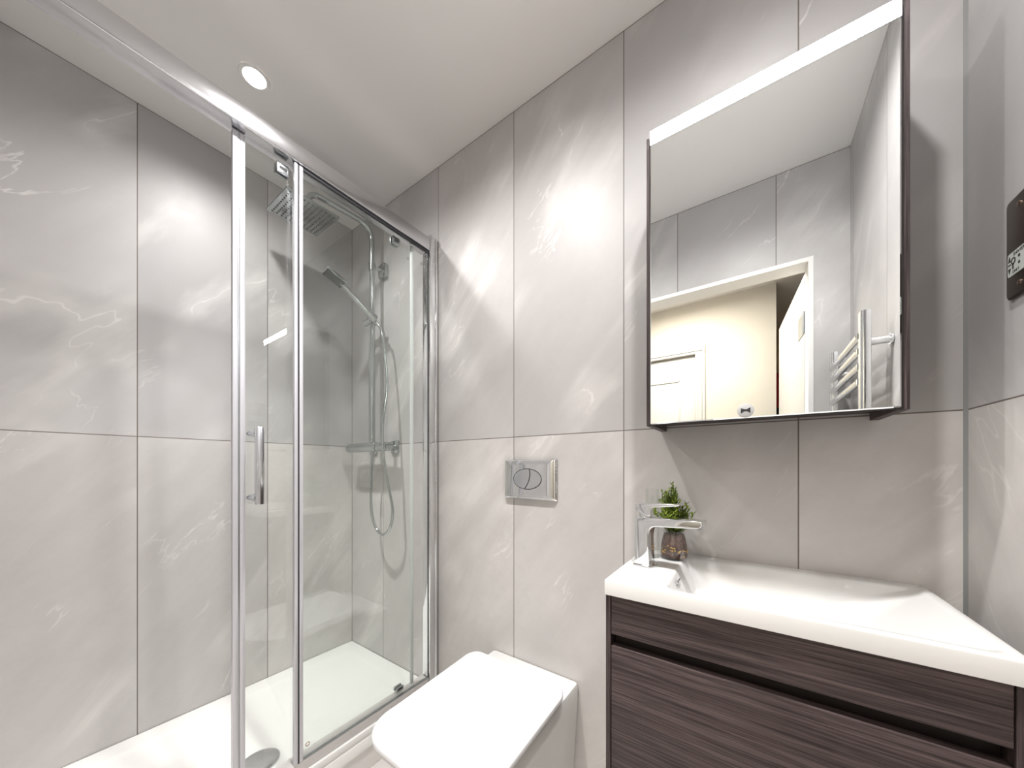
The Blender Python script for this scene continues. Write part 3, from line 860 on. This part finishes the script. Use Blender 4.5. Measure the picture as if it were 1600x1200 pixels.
# ------------------------------------------------------------------ little plant in a jar
PX, PY = -0.1585, 0.951
pot = thing('potted_plant', 'small green plant in a clear glass jar beside the tap', 'plant', (PX, PY, BZ))
jar = MB().lathe([(0.0, 0.0), (0.031, 0.0), (0.0345, 0.004), (0.0345, 0.016), (0.033, 0.036), (0.029, 0.056), (0.0265, 0.064), (0.0265, 0.072), (0.0245, 0.072), (0.0245, 0.064), (0.027, 0.056), (0.031, 0.036), (0.0322, 0.016), (0.0322, 0.006), (0.0, 0.005)], (PX, PY, BZ), 40)
jar.build('glass_jar', M['jar_glass'], pot)
rnd = random.Random(4)
so = MB().lathe([(0.0, 0.0055), (0.030, 0.0058), (0.0312, 0.012), (0.0308, 0.02), (0.0295, 0.036), (0.026, 0.055), (0.0235, 0.063), (0.012, 0.067), (0.0, 0.066)], (PX, PY, BZ), 28)
for v in so.bm.verts:
    v.co += Vector((rnd.uniform(-1, 1), rnd.uniform(-1, 1), 0)) * 0.0006
so.build('soil', M['soil'], pot)
pb = MB()
for k in range(70):
    a = rnd.uniform(0, 2 * PI); zz = 0.025 + rnd.gauss(0, 0.004) + 0.004 * math.sin(3 * a)
    r = 0.0302 - 0.0015 * (zz - 0.02) / 0.016
    t = bmesh.new(); bmesh.ops.create_icosphere(t, subdivisions=1, radius=rnd.uniform(0.0014, 0.0030))
    for v in t.verts:
        v.co = Vector((v.co.x, v.co.y, v.co.z * 0.8)) + Vector((PX + r * math.cos(a), PY + r * math.sin(a), BZ + zz))
    pb.merge(t)
pbo = pb.build('gravel', M['pebble'], pot); pbo['kind'] = 'stuff'
fo = MB()
stm = MB()
def leaf(mb, p, d, up, L, w):
    d = d.normalized(); side = d.cross(up).normalized(); nn = side.cross(d).normalized()
    a = p; m1 = p + d * L * 0.35 + nn * L * 0.06; m2 = p + d * L * 0.7 + nn * L * 0.05; e = p + d * L - nn * L * 0.05
    v = [mb.bm.verts.new(q) for q in (a, m1 - side * w, m1, m1 + side * w, m2 - side * w * 0.75, m2, m2 + side * w * 0.75, e)]
    for f in ((0, 1, 2), (0, 2, 3), (1, 4, 5, 2), (2, 5, 6, 3), (4, 7, 5), (5, 7, 6)):
        mb.bm.faces.new([v[i] for i in f])
for k in range(56):
    a = rnd.uniform(0, 2 * PI)
    spread = rnd.uniform(0.0, 0.040) if k < 34 else rnd.uniform(0.0, 0.016)
    H = rnd.uniform(0.060, 0.124) * (1 - spread * 11)
    H = max(0.035, H)
    base = Vector((PX + 0.012 * math.cos(a), PY + 0.012 * math.sin(a), BZ + 0.062))
    tip = Vector((PX - 0.004 + spread * 1.25 * math.cos(a), min(PY + spread * 1.15 * math.sin(a), YB - 0.022), BZ + 0.070 + H))
    mid = base.lerp(tip, 0.5) + Vector((math.cos(a), math.sin(a), 0)) * 0.006
    pts = [(1 - t) ** 2 * base + 2 * t * (1 - t) * mid + t * t * tip for t in [i / 8 for i in range(9)]]
    stm.tube(pts, 0.0009, 5)
    n = 22
    for i in range(n):
        t = 0.12 + 0.88 * i / (n - 1)
        p = (1 - t) ** 2 * base + 2 * t * (1 - t) * mid + t * t * tip
        ang = i * 2.4 + k
        out = Vector((math.cos(ang), math.sin(ang), 0.45 + 0.5 * t))
        if p.y + out.y * 0.024 > YB - 0.004:
            out.y = -abs(out.y)
        leaf(fo, p, out, Vector((0, 0, 1)), rnd.uniform(0.013, 0.023) * (1.1 - 0.35 * t), rnd.uniform(0.0017, 0.0027))
fo.build('foliage', M['leaf'], pot)
stm.build('stem', M['stem'], pot)

# ------------------------------------------------------------------ mirror cabinet
MY = 0.850
mc = thing('mirror_cabinet', 'mirrored wall cabinet with a lit white strip along its top', 'mirror cabinet', (0.01, YB, 1.190))
MX0, MX1 = -0.1930, 0.2108
CZ0, CZ1 = 1.1915, 1.884
MB().box(-0.2030, -0.1885, MY + 0.004, YB, CZ0, CZ1, 0.0006, 1).build('side_panel', M['wood_v'], mc)
MB().box(0.2080, 0.2225, MY + 0.004, YB, CZ0, CZ1 + 0.012, 0.0006, 1).build('side_panel', M['wood_v'], mc)
MB().box(-0.1885, 0.2080, MY + 0.012, YB, 1.207, 1.223).box(-0.1885, 0.2080, MY + 0.012, YB, 1.866, 1.882).box(-0.1885, 0.2080, YB - 0.008, YB, 1.223, 1.866).build('carcass', M['wood_h'], mc)
bk = MB().box(MX0 - 0.0015, MX1 + 0.0022, MY - 0.0005, MY + 0.0035, 1.1925, 1.872).build('mirror_door', M['black'], mc)
MB().box(MX0, MX1, MY - 0.005, MY - 0.0005, 1.1945, 1.857, 0.0022, 1).build('mirror_glass', M['mirror'], bk, smooth=False)
ls = MB().box(MX0, MX1, MY - 0.0048, MY + 0.010, 1.8572, 1.8895, 0.0008, 1).build('light_strip', M['white_paint'], mc)
MB().box(MX0 + 0.0002, MX1 - 0.0002, MY - 0.0052, MY - 0.0047, 1.8572, 1.8893).build('diffuser', M['led'], ls)
sn = MB().lathe([(0.0, 0.0), (0.0145, 0.0), (0.0145, 0.0012), (0.0128, 0.0020), (0.0, 0.0020)], (-0.0062, MY - 0.005, 1.2095), 32, 'y')
sn.mat(1).prism([(-0.0062 - 0.0082, 1.2095 - 0.0058), (-0.0062 - 0.0020, 1.2095 - 0.0014), (-0.0062 + 0.0020, 1.2095 - 0.0014), (-0.0062 + 0.0082, 1.2095 - 0.0058), (-0.0062 + 0.0082, 1.2095 + 0.0058), (-0.0062 + 0.0010, 1.2095 + 0.0022), (-0.0062 - 0.0082, 1.2095 + 0.0052)], 'y', MY - 0.0074, MY - 0.0068)
sno = sn.build('sensor_switch', [M['sensor'], M['dark_rubber']], bk)
sno['label'] = 'small round white sensor with a grey bow shaped mark'

# ------------------------------------------------------------------ shaver socket
SY1, SZ0_, SZ1_ = 0.8975, 1.3600, 1.5125
SY0 = SY1 - 0.092
ss = thing('shaver_socket', 'dark bronze shaver socket plate on the wall right of the mirror', 'socket', (XR, (SY0 + SY1) / 2, (SZ0_ + SZ1_) / 2))
def ryz(y0, y1, z0, z1, r, xx, seg=5):
    return [(xx, a, c) for a, c in rounded_rect(y0, y1, z0, z1, (r,) * 4, seg)]
sp = MB().loft([ryz(SY0, SY1, SZ0_, SZ1_, 0.006, XR - 0.0003), ryz(SY0, SY1, SZ0_, SZ1_, 0.006, XR - 0.004), ryz(SY0 + 0.002, SY1 - 0.002, SZ0_ + 0.002, SZ1_ - 0.002, 0.006, XR - 0.0055)])
sp.build('plate', M['bronze'], ss)
for z in (SZ1_ - 0.017, SZ0_ + 0.017):
    MB().lathe([(0, 0.0), (0.0036, 0.0), (0.0036, 0.0012), (0.002, 0.0019), (0, 0.002)], (0, 0, 0), 18, 'x').build('screw', M['screw'], ss, local=True)
    scw = [o for o in bpy.data.objects if o.name.startswith('screw') and o.parent == ss][-1]
for o, z in zip([o for o in bpy.data.objects if o.name.startswith('screw') and o.parent == ss], (SZ1_ - 0.017, SZ0_ + 0.017)):
    o.rotation_euler = (0, PI, 0)
    o.location = Vector((XR - 0.0055, SY1 - 0.0335, z)) - ss.location
IY1, IY0, IZ0, IZ1 = 0.8900, 0.8130, 1.3935, 1.4290
ins = MB().loft([ryz(IY0, IY1, IZ0, IZ1, 0.004, XR - 0.0050), ryz(IY0, IY1, IZ0, IZ1, 0.004, XR - 0.0066)]).build('socket_insert', M['insert'], ss)
prt = MB()
xx0, xx1 = XR - 0.0070, XR - 0.0066
def tri(cy, cz, w, h):
    prt.prism([(cy - w, cz - h), (cy + w, cz - h), (cy, cz + h)], 'x', xx0, xx1)
tri(0.8850, 1.4205, 0.0030, 0.0042)
prt.prism([(0.8820, 1.4060), (0.8880, 1.4060), (0.8850, 1.3978)], 'x', xx0, xx1)
prt.box(xx0, xx1, 0.8820, 0.8880, 1.4108, 1.4126)
ring_x(prt, XR - 0.0067, 0.8755, 1.4150, 0.0044, 0.0008)
prt.box(xx0, xx1, 0.8745, 0.8785, 1.4085, 1.4120)
prt.box(xx0, xx1, 0.8752, 0.8778, 1.4030, 1.4075)
for y0_ in (0.862, 0.842):
    for dz in (-0.004, 0.006):
        prt.tube([(xx0, y0_, 1.411 + dz), (xx1, y0_, 1.411 + dz)], 0.0022, 12)
prt.build('pictogram', M['ink'], ins)
def wall_text(body, size, yc, zc, name):
    cu = bpy.data.curves.new(name, 'FONT')
    cu.body = body; cu.size = size; cu.align_x = 'CENTER'; cu.align_y = 'CENTER'; cu.extrude = 0.0001
    to = bpy.data.objects.new(name + '_curve', cu)
    COL.objects.link(to)
    dg = bpy.context.evaluated_depsgraph_get()
    me = bpy.data.meshes.new_from_object(to.evaluated_get(dg))
    bpy.data.objects.remove(to, do_unlink=True)
    o = bpy.data.objects.new(name, me)
    COL.objects.link(o)
    me.materials.append(M['ink'])
    o.parent = ins
    # text reads along -Y on the right-hand wall (normal -X)
    Rm = Matrix(((0, 0, -1), (-1, 0, 0), (0, 1, 0)))
    o.matrix_local = Matrix.Translation(Vector((XR - 0.0068, yc, zc))) @ Rm.to_4x4()
    return o
t1 = wall_text('SHAVERS', 0.0074, 0.8610, 1.4242, 'lettering')
t2 = wall_text('ONLY', 0.0060, 0.8700, 1.3980, 'lettering')

ss.location = ss.location + Vector((0, -0.0122, -0.0055))   # the plate stands proud of the tiles

# ------------------------------------------------------------------ towel radiator (seen in the mirror)
tr = thing('towel_radiator', 'chrome ladder towel radiator on the right wall, seen in the mirror', 'radiator', (XR, 0.05, 0.75))
for (y0, y1) in ((0.240, 0.298), (-0.205, -0.150)):
    o = MB().loft([[(x, y_, z) for x, y_ in rounded_rect(0.268, 0.291, y0 + 0.01, y1 - 0.01, (0.008, 0.003, 0.003, 0.008), 5)] for z in (0.75, 1.553)])
    o.build('post', M['chrome'], tr)
for z in (1.488, 1.442, 1.396, 1.350, 1.215, 1.169, 1.123, 1.077, 0.942, 0.896, 0.850, 0.804):
    MB().tube([(0.274, -0.162, z), (0.274, 0.252, z)], 0.0115, 14).build('bar', M['chrome'], tr)
for y_ in (0.269, -0.178):
    for z in (1.462, 0.83):
        MB().tube([(0.290, y_, z), (XR - 0.004, y_, z)], 0.011, 16).lathe([(0, 0), (0.016, 0), (0.016, 0.005), (0, 0.006)], (XR - 0.006, y_, z), 20, 'x').build('wall_bracket', M['chrome'], tr)
